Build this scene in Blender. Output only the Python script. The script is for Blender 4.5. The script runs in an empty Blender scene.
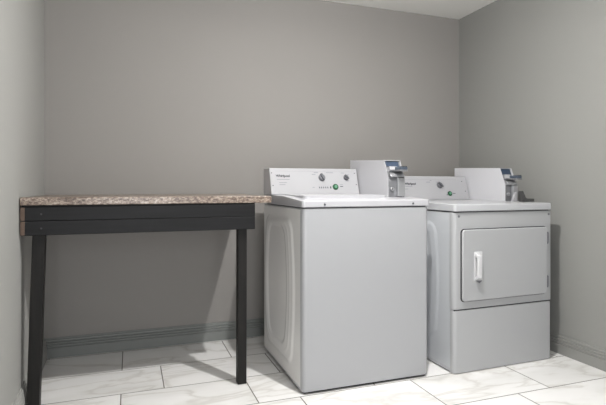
import bpy, bmesh, math, random
from mathutils import Vector, Matrix
random.seed(4)
sc = bpy.context.scene
COL = sc.collection
PI = math.pi

# ------------------------------------------------------------------ materials
def new_mat(name):
    m = bpy.data.materials.new(name); m.use_nodes = True
    nt = m.node_tree
    return m, nt, nt.nodes['Principled BSDF']

def srgb(r, g, b):
    def c(v):
        v /= 255.0
        return v/12.92 if v <= .04045 else ((v+.055)/1.055)**2.4
    return (c(r), c(g), c(b), 1)

def simple(name, col, rough=.5, metal=0.0, bump=0.0, bscale=200.0, vary=0.0, vscale=8.0, coat=0.0):
    m, nt, p = new_mat(name)
    p.inputs['Base Color'].default_value = col
    p.inputs['Roughness'].default_value = rough
    p.inputs['Metallic'].default_value = metal
    p.inputs['Coat Weight'].default_value = coat
    tc = nt.nodes.new('ShaderNodeTexCoord')
    if vary:
        n = nt.nodes.new('ShaderNodeTexNoise'); n.inputs['Scale'].default_value = vscale
        n.inputs['Detail'].default_value = 5
        nt.links.new(tc.outputs['Object'], n.inputs['Vector'])
        mx = nt.nodes.new('ShaderNodeMix'); mx.data_type = 'RGBA'
        mx.inputs['A'].default_value = tuple(c*(1-vary) for c in col[:3])+(1,)
        mx.inputs['B'].default_value = tuple(min(1, c*(1+vary)) for c in col[:3])+(1,)
        nt.links.new(n.outputs['Fac'], mx.inputs['Factor'])
        nt.links.new(mx.outputs['Result'], p.inputs['Base Color'])
    if bump:
        n = nt.nodes.new('ShaderNodeTexNoise'); n.inputs['Scale'].default_value = bscale
        n.inputs['Detail'].default_value = 3
        nt.links.new(tc.outputs['Object'], n.inputs['Vector'])
        b = nt.nodes.new('ShaderNodeBump'); b.inputs['Strength'].default_value = bump
        b.inputs['Distance'].default_value = .001
        nt.links.new(n.outputs['Fac'], b.inputs['Height'])
        nt.links.new(b.outputs['Normal'], p.inputs['Normal'])
    return m

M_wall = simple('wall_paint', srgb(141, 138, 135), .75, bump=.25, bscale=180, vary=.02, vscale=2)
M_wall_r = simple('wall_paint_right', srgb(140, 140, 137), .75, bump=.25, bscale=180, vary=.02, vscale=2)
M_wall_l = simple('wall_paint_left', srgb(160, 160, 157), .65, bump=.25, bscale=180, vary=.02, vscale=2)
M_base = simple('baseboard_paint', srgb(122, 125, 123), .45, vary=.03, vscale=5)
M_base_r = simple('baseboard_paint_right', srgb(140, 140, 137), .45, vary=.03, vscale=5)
M_ceil = simple('ceiling_paint', srgb(240, 239, 235), .7, bump=.2, bscale=120)
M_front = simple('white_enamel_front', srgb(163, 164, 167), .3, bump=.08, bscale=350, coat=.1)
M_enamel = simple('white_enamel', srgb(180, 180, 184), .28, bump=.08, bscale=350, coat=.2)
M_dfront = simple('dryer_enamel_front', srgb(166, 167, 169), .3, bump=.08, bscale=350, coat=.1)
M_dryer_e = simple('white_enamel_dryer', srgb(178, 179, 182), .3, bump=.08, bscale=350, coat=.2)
M_side_lit = simple('white_enamel_side_lit', srgb(238, 237, 236), .22, coat=.3)  # same enamel as the front, lightened: fill light on the sides put into the colour
M_dside_lit = simple('dryer_enamel_side_lit', srgb(186, 189, 193), .3, coat=.2)  # dryer enamel in a lighter copy, side lighting put into the colour
M_grip = simple('handle_white', srgb(204, 204, 206), .3)
M_boxw = simple('coin_box_white', srgb(194, 194, 198), .35)
M_console = simple('console_white', srgb(158, 158, 161), .6)
M_print = simple('print_grey', srgb(50, 52, 58), .6)
M_print_l = simple('print_light_grey', srgb(112, 114, 120), .6)
M_knob = simple('knob_grey', srgb(112, 113, 118), .35, metal=.3)
M_knob_d = simple('knob_dark', srgb(84, 85, 90), .4)
M_green = simple('green_ring', srgb(6, 66, 36), .4)
M_green_l = simple('green_button', srgb(90, 140, 112), .35)
M_dark = simple('dark_gap', srgb(46, 46, 47), .8)
M_screw = simple('screw_metal', srgb(70, 70, 73), .45, metal=.4)
M_steel = simple('coin_box_steel', srgb(176, 177, 180), .32, metal=.65, vary=.1, vscale=30)
M_steel_d = simple('coin_box_inner_grey', srgb(128, 129, 132), .45, metal=.4, vary=.15, vscale=40)
M_blue = simple('coin_slot_blue', srgb(46, 60, 80), .5, vary=.35, vscale=60)
M_blue_l = simple('coin_slide_blue_grey', srgb(84, 94, 108), .4, metal=.4, vary=.3, vscale=90)
M_label_w = simple('white_label', srgb(160, 160, 163), .4)
M_black = simple('black_metal', srgb(62, 62, 62), .5)
M_rawwood = simple('bare_wood', srgb(84, 68, 58), .7, vary=.25, vscale=25)

def mat_blackwood(name, base, hi):
    m, nt, p = new_mat(name)
    tc = nt.nodes.new('ShaderNodeTexCoord'); mp = nt.nodes.new('ShaderNodeMapping')
    mp.inputs['Scale'].default_value = (1.5, 30, 30)
    n = nt.nodes.new('ShaderNodeTexNoise'); n.inputs['Scale'].default_value = 3; n.inputs['Detail'].default_value = 8
    r = nt.nodes.new('ShaderNodeValToRGB')
    r.color_ramp.elements[0].color = base; r.color_ramp.elements[0].position = .35
    r.color_ramp.elements[1].color = hi; r.color_ramp.elements[1].position = .7
    b = nt.nodes.new('ShaderNodeBump'); b.inputs['Strength'].default_value = .3; b.inputs['Distance'].default_value = .001
    L = nt.links.new
    L(tc.outputs['Object'], mp.inputs['Vector']); L(mp.outputs['Vector'], n.inputs['Vector'])
    L(n.outputs['Fac'], r.inputs['Fac']); L(r.outputs['Color'], p.inputs['Base Color'])
    L(n.outputs['Fac'], b.inputs['Height']); L(b.outputs['Normal'], p.inputs['Normal'])
    p.inputs['Roughness'].default_value = .5
    p.inputs['Specular IOR Level'].default_value = .25
    return m, mp
M_wood, _ = mat_blackwood('black_painted_wood', srgb(14, 14, 15), srgb(24, 24, 26))
M_wood_v, _mp = mat_blackwood('black_painted_leg', srgb(16, 15, 14), srgb(27, 25, 23))
_mp.inputs['Scale'].default_value = (30, 30, 1.5)

def mat_granite():
    m, nt, p = new_mat('speckled_granite_laminate')
    L = nt.links.new
    tc = nt.nodes.new('ShaderNodeTexCoord')
    mp = nt.nodes.new('ShaderNodeMapping'); mp.inputs['Scale'].default_value = (.55, 1, 1)
    L(tc.outputs['Object'], mp.inputs['Vector'])
    n = nt.nodes.new('ShaderNodeTexNoise'); n.inputs['Scale'].default_value = 150; n.inputs['Detail'].default_value = 4
    n.inputs['Roughness'].default_value = .7
    L(mp.outputs['Vector'], n.inputs['Vector'])
    r = nt.nodes.new('ShaderNodeValToRGB'); cr = r.color_ramp
    cr.elements[0].position = .36; cr.elements[0].color = srgb(62, 52, 46)
    cr.elements[1].position = .62; cr.elements[1].color = srgb(180, 169, 158)
    e = cr.elements.new(.46); e.color = srgb(118, 102, 91)
    e = cr.elements.new(.54); e.color = srgb(146, 132, 121)
    L(n.outputs['Fac'], r.inputs['Fac'])
    n2 = nt.nodes.new('ShaderNodeTexNoise'); n2.inputs['Scale'].default_value = 9
    L(tc.outputs['Object'], n2.inputs['Vector'])
    mx = nt.nodes.new('ShaderNodeMix'); mx.data_type = 'RGBA'; mx.blend_type = 'MULTIPLY'
    r2 = nt.nodes.new('ShaderNodeValToRGB')
    r2.color_ramp.elements[0].position = .35; r2.color_ramp.elements[0].color = (.72, .68, .65, 1)
    r2.color_ramp.elements[1].position = .6; r2.color_ramp.elements[1].color = (1, 1, 1, 1)
    L(n2.outputs['Fac'], r2.inputs['Fac'])
    mx.inputs['Factor'].default_value = 1
    L(r.outputs['Color'], mx.inputs['A']); L(r2.outputs['Color'], mx.inputs['B'])
    L(mx.outputs['Result'], p.inputs['Base Color'])
    p.inputs['Roughness'].default_value = .3
    return m
M_granite = mat_granite()

def mat_floor():
    m, nt, p = new_mat('marble_tile_floor')
    L = nt.links.new
    N = nt.nodes.new
    tc = N('ShaderNodeTexCoord')
    mp = N('ShaderNodeMapping')
    # rows along Y: row lines at 2.43 + k*.3125 ; verticals at -.04 (even) / .157 (odd), pitch .592
    mp.inputs['Location'].default_value = (FX, FY, 0)
    L(tc.outputs['Object'], mp.inputs['Vector'])
    br = N('ShaderNodeTexBrick')
    br.offset = .666; br.offset_frequency = 2; br.squash = 1
    br.inputs['Scale'].default_value = 1
    br.inputs['Brick Width'].default_value = .588
    br.inputs['Row Height'].default_value = .3125
    br.inputs['Mortar Size'].default_value = .0027
    br.inputs['Mortar Smooth'].default_value = .1
    br.inputs['Color1'].default_value = (0, 0, 0, 1); br.inputs['Color2'].default_value = (1, 1, 1, 1)
    L(mp.outputs['Vector'], br.inputs['Vector'])
    sep = N('ShaderNodeSeparateColor'); L(br.outputs['Color'], sep.inputs['Color'])
    mul = N('ShaderNodeMath'); mul.operation = 'MULTIPLY'; mul.inputs[1].default_value = 37
    L(sep.outputs['Red'], mul.inputs[0])
    # veins: |noise-.5| thin lines, stretched diagonally
    m2 = N('ShaderNodeMapping'); m2.inputs['Rotation'].default_value = (0, 0, .5); m2.inputs['Scale'].default_value = (1.1, 3.2, 1)
    L(tc.outputs['Object'], m2.inputs['Vector'])
    n = N('ShaderNodeTexNoise'); n.noise_dimensions = '4D'; n.inputs['Scale'].default_value = 1.4
    n.inputs['Detail'].default_value = 5; n.inputs['Roughness'].default_value = .5; n.inputs['Distortion'].default_value = .6
    L(m2.outputs['Vector'], n.inputs['Vector']); L(mul.outputs[0], n.inputs['W'])
    s = N('ShaderNodeMath'); s.operation = 'SUBTRACT'; s.inputs[1].default_value = .5; L(n.outputs['Fac'], s.inputs[0])
    a = N('ShaderNodeMath'); a.operation = 'ABSOLUTE'; L(s.outputs[0], a.inputs[0])
    r = N('ShaderNodeValToRGB'); cr = r.color_ramp
    cr.elements[0].position = 0; cr.elements[0].color = srgb(221, 219, 216)
    cr.elements[1].position = .05; cr.elements[1].color = srgb(243, 242, 241)
    e = cr.elements.new(.012); e.color = srgb(229, 227, 224)
    e = cr.elements.new(.022); e.color = srgb(238, 237, 235)
    L(a.outputs[0], r.inputs['Fac'])
    n3 = N('ShaderNodeTexNoise'); n3.noise_dimensions = '4D'; n3.inputs['Scale'].default_value = 1.3; n3.inputs['Detail'].default_value = 4
    L(m2.outputs['Vector'], n3.inputs['Vector']); L(mul.outputs[0], n3.inputs['W'])
    r3 = N('ShaderNodeValToRGB')
    r3.color_ramp.elements[0].position = .36; r3.color_ramp.elements[0].color = (.90, .90, .895, 1)
    r3.color_ramp.elements[1].position = .52; r3.color_ramp.elements[1].color = (1, 1, 1, 1)
    L(n3.outputs['Fac'], r3.inputs['Fac'])
    mm = N('ShaderNodeMix'); mm.data_type = 'RGBA'; mm.blend_type = 'MULTIPLY'; mm.inputs['Factor'].default_value = 1
    L(r.outputs['Color'], mm.inputs['A']); L(r3.outputs['Color'], mm.inputs['B'])
    mx = N('ShaderNodeMix'); mx.data_type = 'RGBA'
    L(br.outputs['Fac'], mx.inputs['Factor'])
    L(mm.outputs['Result'], mx.inputs['A']); mx.inputs['B'].default_value = srgb(100, 94, 86)
    L(mx.outputs['Result'], p.inputs['Base Color'])
    b = N('ShaderNodeBump'); b.invert = True; b.inputs['Strength'].default_value = .5; b.inputs['Distance'].default_value = .001
    L(br.outputs['Fac'], b.inputs['Height']); L(b.outputs['Normal'], p.inputs['Normal'])
    p.inputs['Roughness'].default_value = .38
    return m
# brick texture: row k covers [k*.3125, (k+1)*.3125); odd/even rows are shifted
FY = 0.3125*12 - 2.43
FX = 0.588*4 + .04
M_floor = mat_floor()

# ------------------------------------------------------------------ mesh helpers
def add_box(bm, x0, x1, y0, y1, z0, z1):
    v = [bm.verts.new(p) for p in ((x0,y0,z0),(x1,y0,z0),(x1,y1,z0),(x0,y1,z0),(x0,y0,z1),(x1,y0,z1),(x1,y1,z1),(x0,y1,z1))]
    for f in ((3,2,1,0),(4,5,6,7),(0,1,5,4),(1,2,6,5),(2,3,7,6),(3,0,4,7)):
        bm.faces.new([v[i] for i in f])
    return v

def add_prism(bm, pts, axis, a, b):
    """polygon pts (2D) extruded along axis from a to b. axis 'x': pts are (y,z); 'y': (x,z); 'z': (x,y)"""
    def P(p, t):
        return {'x': (t, p[0], p[1]), 'y': (p[0], t, p[1]), 'z': (p[0], p[1], t)}[axis]
    lo = [bm.verts.new(P(p, a)) for p in pts]; hi = [bm.verts.new(P(p, b)) for p in pts]
    n = len(pts)
    bm.faces.new(lo[::-1]); bm.faces.new(hi)
    for i in range(n):
        j = (i+1) % n
        bm.faces.new([lo[i], lo[j], hi[j], hi[i]])

def add_cyl(bm, c, d, r, l, r2=None, n=28):
    d = Vector(d).normalized(); q = d.to_track_quat('Z', 'Y').to_matrix().to_4x4()
    mat = Matrix.Translation(Vector(c)+d*l/2) @ q
    bmesh.ops.create_cone(bm, cap_ends=True, segments=n, radius1=r, radius2=r if r2 is None else r2, depth=l, matrix=mat)

def rrect(x0, x1, y0, y1, r, n=6, corners=(1,1,1,1)):
    """rounded rectangle, corners order: (x0y0, x1y0, x1y1, x0y1)"""
    out = []
    for k, (cx, cy, a0) in enumerate(((x0+r,y0+r,PI),(x1-r,y0+r,1.5*PI),(x1-r,y1-r,0),(x0+r,y1-r,.5*PI))):
        if corners[k]:
            for i in range(n+1):
                a = a0 + .5*PI*i/n
                out.append((cx+r*math.cos(a), cy+r*math.sin(a)))
        else:
            out.append(((x0,y0),(x1,y0),(x1,y1),(x0,y1))[k])
    return out

def obj(name, bm, mat, parent=None, bevel=0.0, smooth=True, seg=3):
    bmesh.ops.recalc_face_normals(bm, faces=bm.faces)
    me = bpy.data.meshes.new(name); bm.to_mesh(me); bm.free()
    mats = mat if isinstance(mat, (list, tuple)) else [mat]
    for m in mats: me.materials.append(m)
    o = bpy.data.objects.new(name, me); COL.objects.link(o)
    if parent is not None:
        o.parent = parent
        # parts are modelled in world coordinates
        w = Vector((0, 0, 0)); q = parent
        while q is not None: w += q.location; q = q.parent
        o.location = (0, 0, 0)
        me.transform(Matrix.Translation(-w))
    if smooth:
        for p in me.polygons: p.use_smooth = True
        me.set_sharp_from_angle(angle=math.radians(35))
    if bevel:
        b = o.modifiers.new('bevel', 'BEVEL'); b.width = bevel; b.segments = seg; b.limit_method = 'ANGLE'
        b.angle_limit = math.radians(35); b.harden_normals = True
    return o

def thing(name, label, cat, loc, group=None):
    o = bpy.data.objects.new(name, None); COL.objects.link(o); o.location = loc
    o.empty_display_size = .1
    o['label'] = label; o['category'] = cat
    if group: o['group'] = group
    return o

def struct(name, bm, m, bevel=0.0, smooth=False):
    o = obj(name, bm, m, None, bevel, smooth); o['kind'] = 'structure'; return o

def text_part(name, s, size, mat, parent, frame, at, bold=0.0):
    """flat lettering: frame = (origin, ux, uz) on a plane"""
    cu = bpy.data.curves.new(name, 'FONT'); cu.body = s; cu.size = size; cu.align_x = 'LEFT'; cu.align_y = 'BOTTOM'
    cu.extrude = .0002; cu.offset = bold
    t = bpy.data.objects.new('tmp', cu); COL.objects.link(t)
    dg = bpy.context.evaluated_depsgraph_get()
    me = bpy.data.meshes.new_from_object(t.evaluated_get(dg))
    bpy.data.objects.remove(t)
    O, ux, uz = frame; un = ux.cross(uz)
    mat4 = Matrix((( ux.x, uz.x, un.x, 0), (ux.y, uz.y, un.y, 0), (ux.z, uz.z, un.z, 0), (0,0,0,1)))
    p = O + ux*at[0] + uz*at[1] + un*.0004
    me.transform(Matrix.Translation(p) @ mat4)
    bm = bmesh.new(); bm.from_mesh(me); bpy.data.meshes.remove(me)
    return obj(name, bm, mat, parent, smooth=False)

# ------------------------------------------------------------------ room shell
XL, XR, YB, ZC = -.46, 2.378, 3.085, 2.261
YF = -1.6
def skew(bm):
    # the left wall is not quite square to the back wall
    for v in bm.verts: v.co.x += (YB-v.co.y)*.026
bm = bmesh.new(); add_box(bm, XL-.1, XR+.1, YF, YB+.1, -.1, 0); struct('floor', bm, M_floor)
bm = bmesh.new(); add_box(bm, XL-.1, XR+.1, YB, YB+.1, 0, ZC); struct('wall_back', bm, M_wall)
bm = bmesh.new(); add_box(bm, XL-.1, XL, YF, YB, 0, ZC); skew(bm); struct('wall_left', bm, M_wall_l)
bm = bmesh.new(); add_box(bm, XR, XR+.1, YF, YB, 0, ZC); struct('wall_right', bm, M_wall_r)
bm = bmesh.new(); add_box(bm, XL-.1, XR+.1, YF, YB+.1, ZC, ZC+.1); struct('ceiling', bm, M_ceil)

def base_profile(h=.108):
    # (outward, z)
    return [(0,0),(.017,0),(.017,h*.50),(.0125,h*.53),(.0165,h*.57),(.0165,h*.64),(.0115,h*.67),(.0145,h*.71),(.0145,h*.77),(.0085,h*.80),(.0115,h*.84),(.0105,h*.91),(.0055,h*.94),(.0055,h),(0,h)]
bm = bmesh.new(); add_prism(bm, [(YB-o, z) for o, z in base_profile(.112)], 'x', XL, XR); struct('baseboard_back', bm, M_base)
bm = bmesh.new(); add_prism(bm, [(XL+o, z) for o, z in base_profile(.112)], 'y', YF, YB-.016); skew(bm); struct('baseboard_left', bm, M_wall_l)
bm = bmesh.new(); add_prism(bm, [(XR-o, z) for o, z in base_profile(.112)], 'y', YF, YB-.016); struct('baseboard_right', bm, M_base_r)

# ------------------------------------------------------------------ embossed appliance side
def side_grid(name, xs, sgn, y0, y1, z0, z1, mat, parent, shape):
    """pressed sheet side panel: outside surface at xs, emboss depth by shape(u,v)"""
    nu, nv = 90, 150
    bm = bmesh.new(); rows = []
    for j in range(nv+1):
        row = []
        for i in range(nu+1):
            u, v = i/nu, j/nv
            row.append(bm.verts.new((xs + sgn*shape(u, v), y0+(y1-y0)*u, z0+(z1-z0)*v)))
        rows.append(row)
    for j in range(nv):
        for i in range(nu):
            bm.faces.new([rows[j][i], rows[j][i+1], rows[j+1][i+1], rows[j+1][i]])
    # close the sheet backwards so that it is a solid panel
    back = {}
    edge = [(0, i) for i in range(nu+1)] + [(j, nu) for j in range(1, nv+1)] + [(nv, i) for i in range(nu-1, -1, -1)] + [(j, 0) for j in range(nv-1, 0, -1)]
    bl = [bm.verts.new((xs - sgn*.004, rows[j][i].co.y, rows[j][i].co.z)) for j, i in edge]
    n = len(edge)
    for k in range(n):
        a = rows[edge[k][0]][edge[k][1]]; b = rows[edge[(k+1) % n][0]][edge[(k+1) % n][1]]
        bm.faces.new([a, b, bl[(k+1) % n], bl[k]])
    bm.faces.new(bl)
    return obj(name, bm, mat, parent)

def sst(a, b, x):
    t = min(1, max(0, (x-a)/(b-a))); return t*t*(3-2*t)

def rr_dist(u, v, u0, u1, v0, v1, r, W=.66, H=.86, barrel=0.0):
    # signed distance (m, negative inside) to a rounded rectangle with barrelled vertical sides
    cy = (v0+v1)/2; k = (v-cy)/((v1-v0)/2)
    bow = barrel*max(0, 1-k*k)
    cx = (u0+u1)/2
    hx = (u1-u0)/2*W + bow; hy = (v1-v0)/2*H
    dx = abs(u-cx)*W - hx + r; dy = abs(v-cy)*H - hy + r
    return math.hypot(max(dx, 0), max(dy, 0)) + min(max(dx, dy), 0) - r

def washer_shape(u, v):
    d1 = rr_dist(u, v, .20, .90, .08, .93, .06, barrel=.045)
    d2 = rr_dist(u, v, .38, .80, .15, .885, .06, barrel=.045)
    h = .0055*sst(.014, -.014, d1)
    h -= .0048*sst(.012, -.014, d2)
    d3 = rr_dist(u, v, .29, .85, .12, .905, .06, barrel=.045)
    h += .0015*math.exp(-(d3/.009)**2)
    return h

def dryer_shape(u, v):
    d1 = rr_dist(u, v, .20, .86, .16, .93, .06, barrel=.03)
    d2 = rr_dist(u, v, .30, .78, .21, .90, .06, barrel=.03)
    h = .0040*sst(.014, -.014, d1) - .0034*sst(.014, -.014, d2)
    return h

# ------------------------------------------------------------------ common appliance bits
def console(root, x0, x1, yb, yt, yr, zb, zt, dial_list, btn, screws, logo, marks):
    """slanted control console; yb/yt = front y at bottom/top; yr rear"""
    bm = bmesh.new()
    add_prism(bm, [(yb, zb), (yr, zb), (yr, zt-.012), (yr-.012, zt), (yt, zt)], 'x', x0, x1)
    housing = obj('console_housing', bm, M_enamel, root, .003)
    uz = Vector((0, yt-yb, zt-zb)).normalized(); ux = Vector((1, 0, 0)); un = ux.cross(uz)  # un points to the viewer (-y)
    O = Vector((x0, yb, zb)); H = math.hypot(yt-yb, zt-zb); W = x1-x0
    if un.y > 0: un = -un
    def pt(a, b, c=0): return O + ux*a + uz*b + un*c
    # face plate
    bm = bmesh.new()
    corners = [(.001, .003), (W-.001, .003), (W-.001, H-.002), (.001, H-.002)]
    lo = [bm.verts.new(pt(a, b, 0)) for a, b in corners]; hi = [bm.verts.new(pt(a, b, .0022)) for a, b in corners]
    bm.faces.new(lo); bm.faces.new(hi)
    for i in range(4): bm.faces.new([lo[i], lo[(i+1) % 4], hi[(i+1) % 4], hi[i]])
    plate = obj('control_panel', bm, M_console, root, .0008)
    O2 = pt(0, 0, .0024)
    def quad(bm, a0, a1, b0, b1, c=.0025, t=.0004):
        lo = [bm.verts.new(pt(a, b, c)) for a, b in ((a0,b0),(a1,b0),(a1,b1),(a0,b1))]
        hi = [bm.verts.new(pt(a, b, c+t)) for a, b in ((a0,b0),(a1,b0),(a1,b1),(a0,b1))]
        bm.faces.new(lo); bm.faces.new(hi)
        for i in range(4): bm.faces.new([lo[i], lo[(i+1) % 4], hi[(i+1) % 4], hi[i]])
    for (a, b, r, ang) in dial_list:
        bm = bmesh.new()
        add_cyl(bm, pt(a, b, .002), un, r*1.12, .004, n=36)
        add_cyl(bm, pt(a, b, .006), un, r, .010, r*.86, n=36)
        k = obj('knob', bm, M_knob, root, .001)
        # pointer grip bar
        bm = bmesh.new()
        d = ux*math.cos(ang) + uz*math.sin(ang); e = un.cross(d)
        c0 = pt(a, b, .014)
        base = [c0 + d*(r*s*1.12) + e*(r*w) for s, w in ((-1, -.12), (-1, .12), (0, .38), (1, .25), (1.05, -.25), (0, -.38))]
        lo = [bm.verts.new(p) for p in base]; hi = [bm.verts.new(p + un*.011) for p in base]
        bm.faces.new(lo); bm.faces.new(hi)
        for i in range(6): bm.faces.new([lo[i], lo[(i+1) % 6], hi[(i+1) % 6], hi[i]])
        obj('knob_grip', bm, M_knob_d, k, .001)
    a, b, r = btn
    bm = bmesh.new(); add_cyl(bm, pt(a, b, .002), un, r, .004, r*.95, n=36)
    k = obj('start_button', bm, M_green, root, .0006)
    bm = bmesh.new(); add_cyl(bm, pt(a+.001, b+.001, .006), un, r*.48, .003, n=28)
    obj('button_cap', bm, M_green_l, k, .0005)
    for (a, b) in screws:
        bm = bmesh.new(); add_cyl(bm, pt(a, b, .002), un, .0032, .002, .0026, n=16); obj('screw', bm, M_screw, root)
    # printed marks
    bm = bmesh.new()
    for q in marks: quad(bm, *q)
    obj('printed_legend', bm, M_print_l, root, smooth=False)
    frame = (O2, ux, uz)
    return pt, quad, frame

def coin_meter(root, x0, x1, yf, yr, zb, z_knee, z_top_f, z_top_r, y_topf, extra=None):
    """sheet metal coin box. open front above the vault: coin slide mechanism."""
    # housing: left side sheet, top sheet, rear, right sheet -> one mesh of folded sheet
    t = .0025
    bm = bmesh.new()
    side = [(yf, zb), (yr, zb), (yr, z_top_r), (y_topf, z_top_f), (yf, z_knee)]
    add_prism(bm, side, 'x', x0, x0+t)
    add_prism(bm, side, 'x', x1-t, x1)
    add_prism(bm, [(yr, zb), (yr, z_top_r), (yr-t, z_top_r-.001), (yr-t, zb)], 'x', x0+t, x1-t)
    add_prism(bm, [(yr, z_top_r), (y_topf, z_top_f), (y_topf, z_top_f-t), (yr, z_top_r-t)], 'x', x0+t, x1-t)
    box = obj('coin_box', bm, M_boxw, root, .001)
    # vault (lower metal box) with door and lock
    bm = bmesh.new()
    add_box(bm, x0+t+.001, x1-.012, yf+.004, yr-.05, zb, z_knee-.004)
    v = obj('coin_vault', bm, M_steel_d, box, .002)
    bm = bmesh.new()
    w = x1-x0
    add_box(bm, x0+w*.52, x1-.004, yf-.014, yf+.003, zb+.006, z_knee-.006)
    obj('vault_door', bm, M_steel, v, .003)
    bm = bmesh.new(); add_cyl(bm, (x0+w*.25, yf+.004, zb+(z_knee-zb)*.42), (0,-1,0), .010, .010, n=24)
    l = obj('lock', bm, M_steel, v, .001)
    bm = bmesh.new(); add_box(bm, x0+w*.25-.0012, x0+w*.25+.0012, yf-.0075, yf-.0055, zb+(z_knee-zb)*.42-.005, zb+(z_knee-zb)*.42+.005)
    obj('keyhole', bm, M_dark, l, smooth=False)
    # rounded shroud above the vault
    bm = bmesh.new()
    zc = z_knee
    prof = [(yf+.03, zc)]
    for i in range(9):
        a = -PI/2 + PI/2*i/8
        prof.append((yf+.014 - .024*math.cos(a) if False else yf+.016-.026*math.sin(PI/2*i/8), zc + .017*(1-math.cos(PI/2*i/8)) + 0))
    prof = [(yf-.010, zc-.003), (yf+.05, zc-.003), (yf+.05, zc+.026), (yf+.012, zc+.022), (yf-.004, zc+.014), (yf-.010, zc+.004)]
    add_prism(bm, prof, 'x', x0+w*.12, x1-.003)
    obj('shroud', bm, M_steel, box, .004)
    # mechanism block behind slanted opening
    bm = bmesh.new()
    add_prism(bm, [(yf+.022, zc+.026), (yf+.09, zc+.026), (y_topf+.06, z_top_f-.006), (y_topf+.008, z_top_f-.006)], 'x', x0+t+.001, x1-t-.001)
    mech = obj('slide_mechanism', bm, M_steel_d, box, .002)
    # blue instruction plate on the slanted face
    def sl(s, off):
        a = Vector((0, yf+.022, zc+.026)); b = Vector((0, y_topf+.008, z_top_f-.006))
        d = (b-a); n = Vector((0, -d.z, d.y)).normalized()
        p = a + d*s + n*off
        return (p.y, p.z)
    bm = bmesh.new(); add_prism(bm, [sl(.52, 0), sl(.97, 0), sl(.97, .004), sl(.52, .004)], 'x', x0+w*.10, x0+w*.88)
    obj('blue_plate', bm, M_blue, mech, .001)
    bm = bmesh.new(); add_prism(bm, [sl(.10, 0), sl(.46, 0), sl(.46, .010), sl(.10, .014)], 'x', x0+w*.22, x0+w*.68)
    obj('price_plate', bm, M_label_w, mech, .001)
    # coin slide: tongue sticking out to the front with raised finger grips
    zs = zc+.043
    bm = bmesh.new()
    xa, xb = x0+w*.42, x1-.006
    add_prism(bm, rrect(xa, xb, yf-.052, yf+.05, .010, corners=(1,1,0,0)), 'z', zs-.014, zs-.006)
    sl_o = obj('coin_slide', bm, M_steel_d, box, .001)
    bm = bmesh.new()
    add_box(bm, xa+.006, xb-.004, yf-.050, yf+.012, zs-.006, zs+.011)
    obj('slide_cover', bm, M_blue_l, sl_o, .003)
    bm = bmesh.new()
    for i in range(4):
        xx = xa+.012+i*(xb-xa-.024)/3
        add_box(bm, xx-.0015, xx+.0015, yf-.0515, yf-.01, zs+.009, zs+.0125)
    obj('coin_slots', bm, M_dark, sl_o, smooth=False)
    return box

# ------------------------------------------------------------------ washer
def deck_slope(bm, y0, y1, zsel, za, zb, zc):
    ym = y0 + .28
    bmesh.ops.bisect_plane(bm, geom=bm.verts[:]+bm.edges[:]+bm.faces[:], plane_co=(0, ym, 0), plane_no=(0, 1, 0))
    for v in bm.verts:
        if v.co.z > zsel:
            y = v.co.y
            v.co.z = za+(zb-za)*(y-y0)/(ym-y0) if y < ym else zb+(zc-zb)*(y-ym)/(y1-ym)

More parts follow.
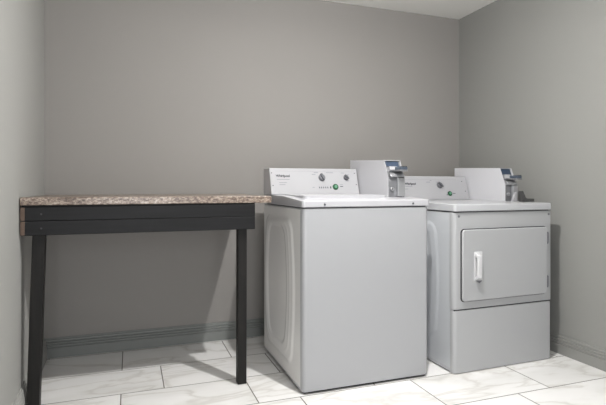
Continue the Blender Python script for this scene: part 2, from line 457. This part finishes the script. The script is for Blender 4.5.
def make_washer():
    x0, x1, y0, y1 = .757, 1.448, 2.123, 2.805
    r = thing('washing_machine', 'white top-loading coin washing machine beside the dark table', 'washer', (1.1, 2.47, 0))
    # cabinet
    bm = bmesh.new()
    add_prism(bm, rrect(x0, x1, y0, y1, .024, 8, (1,1,0,0)), 'z', .012, .874)
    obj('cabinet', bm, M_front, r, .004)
    side_grid('side_panel', x0-.0005, -1, y0+.030, y1-.006, .026, .868, M_side_lit, r, washer_shape)
    side_grid('side_panel', x1+.0005, 1, y0+.030, y1-.006, .026, .868, M_side_lit, r, washer_shape)
    bm = bmesh.new(); add_box(bm, x0+.012, x1-.012, y0+.012, y1-.012, .868, .884); obj('top_seam', bm, M_dark, r, smooth=False)
    bm = bmesh.new(); add_box(bm, x0+.015, x1-.015, y0+.012, y1-.012, .002, .012); obj('base_frame', bm, M_dark, r, smooth=False)
    for sx in (x0+.05, x1-.05):
        for sy in (y0+.05, y1-.05):
            bm = bmesh.new(); add_cyl(bm, (sx, sy, 0), (0,0,1), .022, .010, n=20); obj('foot', bm, M_black, r)
    # top deck: slightly higher at rear
    bm = bmesh.new()
    add_prism(bm, rrect(x0-.004, x1+.004, y0-.006, y1, .016, 5, (1,1,0,0)), 'z', .8785, .913)
    deck_slope(bm, y0, y1, .9, .911, .929, .934)
    obj('top_deck', bm, M_enamel, r, .005, seg=4)
    # lid (flush with the deck, front edge set back)
    bm = bmesh.new()
    add_prism(bm, rrect(x0+.045, x0+.51, y0+.105, y0+.435, .03, 6), 'z', .905, .914)
    for v in bm.verts:
        v.co.z = (.9325 if v.co.z > .91 else .915) + .004*(v.co.y-y0-.1)/.6
    lid = obj('lid', bm, M_enamel, r, .001)
    for px in (.868, 1.352):
        bm = bmesh.new(); add_cyl(bm, (px, y0-.0045, .892), (0,-1,0), .0062, .004, .005, n=18); obj('screw', bm, M_knob_d, r)
    # console
    W = .546; H = .155
    marks = []
    for (a, b, w) in ((.040,.090,.075),(.052,.070,.045),(.052,.058,.035),  # under the logo
                      (.268,.133,.026),(.345,.133,.045),(.255,.121,.022),(.475,.121,.018),(.440,.132,.022),(.462,.082,.024),
                      (.425,.058,.020),(.250,.042,.014)):
        marks.append((a, a+w, b, b+.0025))
    for i in range(5): marks.append((.290+i*.013, .2955+i*.013, .0435, .0485))
    marks.append((.035, .53, .1408, .1412))
    pt, quad, fr = console(r, .744, 1.290, 2.60, 2.65, 2.77, .931, 1.083,
        [(.315, .103, .0195, 1.95), (.470, .104, .0150, 2.4)], (.395, .046, .0185),
        [(.012, .130), (.014, .055), (.530, .132), (.533, .060)], None, marks)
    text_part('brand_logo', 'Whirlpool', .0195, M_print, r, fr, (.036, .102), .0008)
    for q in [(.2905+i*.013, .296+i*.013, .0375, .0435) for i in range(5)] + [(.360, .367, .036, .049), (.424, .444, .0465, .0505)]:
        bm = bmesh.new(); quad(bm, *q, .003); obj('indicator_mark', bm, M_print, r, smooth=False)
    coin_meter(r, 1.297, 1.397, 2.275, 2.745, .918, 1.030, 1.120, 1.142, 2.318)
    return r
washer = make_washer()

# ------------------------------------------------------------------ dryer
def make_dryer():
    x0, x1, y0, y1 = 1.573, 2.246, 2.100, 2.78
    r = thing('clothes_dryer', 'white front-loading coin dryer with square door, in the right corner', 'dryer', (1.94, 2.46, 0))
    bm = bmesh.new()
    add_prism(bm, rrect(x0+.002, x1-.002, y0+.012, y1, .006, 4, (1,1,0,0)), 'z', .008, .842)
    obj('cabinet', bm, M_dryer_e, r, .002)
    side_grid('side_panel', x0+.001, -1, y0+.035, y1-.006, .026, .836, M_dside_lit, r, dryer_shape)
    side_grid('side_panel', x1-.001, 1, y0+.035, y1-.006, .026, .836, M_dside_lit, r, dryer_shape)
    # upper front panel with opening frame, lower front panel
    bm = bmesh.new(); add_prism(bm, rrect(x0-.002, x1+.002, y0-.002, y0+.036, .020, 7, (1,1,0,0)), 'z', .336, .842)
    obj('front_panel', bm, M_dfront, r, .004)
    bm = bmesh.new(); add_prism(bm, rrect(x0, x1, y0, y0+.036, .020, 7, (1,1,0,0)), 'z', .002, .330)
    obj('lower_panel', bm, M_dfront, r, .005)
    bm = bmesh.new(); add_box(bm, x0+.006, x1-.006, y0+.006, y0+.028, .322, .340); obj('panel_seam', bm, M_dark, r, smooth=False)
    bm = bmesh.new(); add_box(bm, x0+.012, x1-.012, y0+.012, y1-.012, .838, .852); obj('top_seam', bm, M_dark, r, smooth=False)
    for sx in (x0+.05, x1-.05):
        for sy in (y0+.07, y1-.05):
            bm = bmesh.new(); add_cyl(bm, (sx, sy, 0), (0,0,1), .022, .021, n=20); obj('foot', bm, M_black, r)
    bm = bmesh.new()
    add_prism(bm, rrect(x0-.004, x1-.008, y0-.012, y1, .016, 5, (1,1,0,0)), 'z', .847, .884)
    deck_slope(bm, y0, y1, .87, .885, .891, .894)
    obj('top_deck', bm, M_dryer_e, r, .006, seg=4)
    for px in (1.602, 2.222):
        bm = bmesh.new(); add_cyl(bm, (px, y0-.001, .822), (0,-1,0), .0075, .003, .006, n=18); obj('screw', bm, M_knob, r)
    # door, pillowed slab with dark gap
    dx0, dx1, dz0, dz1 = 1.616, 2.198, .378, .752
    bm = bmesh.new(); add_prism(bm, rrect(dx0, dx1, dz0, dz1, .018, 6), 'y', y0-.016, y0-.0035)
    door = obj('door', bm, M_dfront, r, .006, seg=4)
    bm = bmesh.new(); add_prism(bm, rrect(dx0-.004, dx1+.004, dz0-.004, dz1+.004, .021, 6), 'y', y0-.0036, y0-.0005)
    obj('door_seal', bm, M_dark, door, smooth=False)
    # handle: recessed bar grip on a back plate
    hx0, hx1, hz0, hz1 = 1.688, 1.740, .482, .636
    bm = bmesh.new(); add_prism(bm, rrect(hx0, hx1, hz0, hz1, .006, 4), 'y', y0-.020, y0-.015)
    h = obj('handle', bm, M_grip, door, .0015)
    bm = bmesh.new()
    add_prism(bm, [(y0-.019, hz0+.004), (y0-.046, hz0+.020), (y0-.048, hz0+.03), (y0-.048, hz1-.03), (y0-.046, hz1-.018), (y0-.019, hz1-.002),
                   (y0-.019, hz1-.022), (y0-.036, hz1-.030), (y0-.036, hz0+.032), (y0-.019, hz0+.022)], 'x', hx0+.001, hx0+.024)
    obj('handle_grip', bm, M_grip, door, .003)
    bm = bmesh.new(); add_prism(bm, rrect(hx0+.026, hx1-.008, hz0+.02, hz1-.02, .004, 4), 'y', y0-.0206, y0-.0196)
    obj('handle_recess', bm, M_screw, door, smooth=False)
    bm = bmesh.new(); add_prism(bm, [(hx0+.008, hz0+.004), (hx1-.004, hz0+.002), (hx0+.03, hz0-.012)], 'y', y0-.024, y0-.016)
    obj('handle_latch', bm, M_knob, door, .001)
    # hinges at the right edge
    for z in (.690, .445):
        bm = bmesh.new(); add_box(bm, dx1+.001, dx1+.013, y0-.014, y0, z-.030, z+.030)
        add_cyl(bm, (dx1+.004, y0-.013, z-.034), (0,0,1), .004, .068, n=14)
        obj('hinge', bm, M_knob, r, .001)
    # console
    marks = [(.155+i*0, .155+.065, .092, .0945) for i in range(1)]
    marks = []
    for (a, b, w) in ((.04,.090,.075),(.052,.072,.03),(.225,.118,.030),(.300,.118,.020),(.255,.130,.012)):
        marks.append((a, a+w, b, b+.0025))
    marks.append((.02, .46, .136, .1365))
    pt, quad, fr = console(r, 1.565, 2.105, 2.615, 2.665, 2.79, .892, 1.044,
        [(.322, .098, .0185, 2.4)], (.390, .042, .0165),
        [(.505, .125), (.517, .058)], None, marks)
    text_part('brand_logo', 'Whirlpool', .0195, M_print, r, fr, (.062, .098), .0008)
    for q in [(.364, .370, .030, .037), (.412, .434, .041, .0445)]:
        bm = bmesh.new(); quad(bm, *q, .003); obj('indicator_mark', bm, M_print, r, smooth=False)
    box = coin_meter(r, 2.116, 2.205, 2.315, 2.783, .889, .990, 1.090, 1.105, 2.358)
    bm = bmesh.new(); add_prism(bm, [(2.138, .889), (2.182, .889), (2.182, .944), (2.166, .944), (2.152, .906)], 'y', 2.284, 2.299)
    obj('splash_guard', bm, M_label_w, box, .001)
    r.rotation_euler.z = math.radians(1.2)
    return r
dryer = make_dryer()

# black L bracket lying on the dryer top
bm = bmesh.new()
add_prism(bm, [(2.152, .8890), (2.243, .8890), (2.243, .906), (2.190, .908), (2.180, .915), (2.160, .952), (2.152, .952)], 'y', 2.22, 2.245)
br = obj('metal_bracket', bm, M_black, None, .0015)
br['label'] = 'small black L-shaped metal bracket standing on dryer top beside the coin box'
br['category'] = 'bracket'

# ------------------------------------------------------------------ table
def make_table():
    t = thing('work_table', 'black wooden work table with speckled granite-look top against the left wall', 'table', (.1, 2.7, 0))
    xl, xr, yf = XL+.0235, .662, 2.31
    bm = bmesh.new(); add_box(bm, xl, xr, yf, YB-.002, .897, .931)
    obj('tabletop', bm, M_granite, t, .004)
    bm = bmesh.new(); add_box(bm, xl+.004, xr-.08, yf+.022, yf+.045, .886, .897); obj('top_cleat', bm, M_wood, t)
    for k, (za, zb) in enumerate(((.8305, .890), (.768, .8302))):
        bm = bmesh.new(); add_box(bm, xl+.002, .580, yf+.006+k*.001, yf+.036, za, zb)
        ap = obj('apron_board', bm, M_wood, t, .003)
        bm = bmesh.new(); add_box(bm, xl+.001, xl+.018, yf+.0048+k*.001, yf+.0365, za+.002, zb-.002)
        obj('bare_board_end', bm, M_rawwood, ap, .001)
        bm = bmesh.new(); add_cyl(bm, (xl+.080, yf+.007+k*.001, (za+zb)/2-.001), (0,-1,0), .0042, .0022, .0034, n=16)
        obj('screw', bm, M_screw, ap)
    # legs (the left one leans outwards a little)
    def leg(xt, xb, w, ya, yb, ztop):
        bm = bmesh.new()
        add_box(bm, 0, w, ya, yb, 0, ztop)
        for v in bm.verts:
            v.co.x += xt if v.co.z > .1 else xb
        obj('leg', bm, M_wood_v, t, .003)
    leg(-.392, -.420, .050, yf+.037, yf+.085, .896)
    leg(.502, .500, .044, yf+.037, yf+.085, .896)
    # cleats that carry the top at the walls
    bm = bmesh.new(); add_box(bm, xl+.03, .585, YB-.04, YB-.002, .830, .896); obj('wall_cleat', bm, M_wood, t, .002)
    bm = bmesh.new(); add_box(bm, xl+.002, xl+.035, yf+.09, YB-.042, .830, .896); obj('side_rail', bm, M_wood, t, .002)
    bm = bmesh.new(); add_box(bm, .550, .585, yf+.04, YB-.042, .830, .896); obj('side_rail', bm, M_wood, t, .002)
make_table()

# ------------------------------------------------------------------ light
def point(loc, power, radius, col=(1, 1, 1)):
    l = bpy.data.lights.new('ceiling_lamp', 'POINT'); l.energy = power; l.shadow_soft_size = radius; l.color = col
    o = bpy.data.objects.new('ceiling_lamp', l); COL.objects.link(o); o.location = loc; return o
point((.98, 1.54, 2.12), 41, .02, (1, .985, .965))
dl = bpy.data.lights.new('ceiling_downlight', 'AREA'); dl.shape = 'DISK'; dl.size = .04; dl.energy = 23; dl.color = (1, .985, .965)
do = bpy.data.objects.new('ceiling_downlight', dl); COL.objects.link(do); do.location = (.98, 1.54, 2.12)

w = bpy.data.worlds.new('world'); sc.world = w; w.use_nodes = True
bg = w.node_tree.nodes['Background']; bg.inputs[0].default_value = (.96, .98, 1, 1); bg.inputs[1].default_value = .5
al = bpy.data.lights.new('fill_light', 'AREA'); al.shape = 'RECTANGLE'; al.size = 1.1; al.size_y = 1.6; al.energy = 38; al.color = (.97, .98, 1)  # added fill lamp behind the camera
ao = bpy.data.objects.new('fill_light', al); COL.objects.link(ao); ao.location = (.15, -1.5, .95); ao.rotation_euler = (PI/2, 0, 0)

# ------------------------------------------------------------------ camera
cam = bpy.data.cameras.new('camera'); co = bpy.data.objects.new('camera', cam); COL.objects.link(co)
cam.sensor_width = 36; cam.lens = 483/606*36; cam.shift_y = -15.5/606
co.location = (0, 0, .975); co.rotation_euler = (PI/2, 0, -math.atan(173/483))
sc.camera = co
sc.view_settings.view_transform = 'Standard'
sc.view_settings.look = 'None'
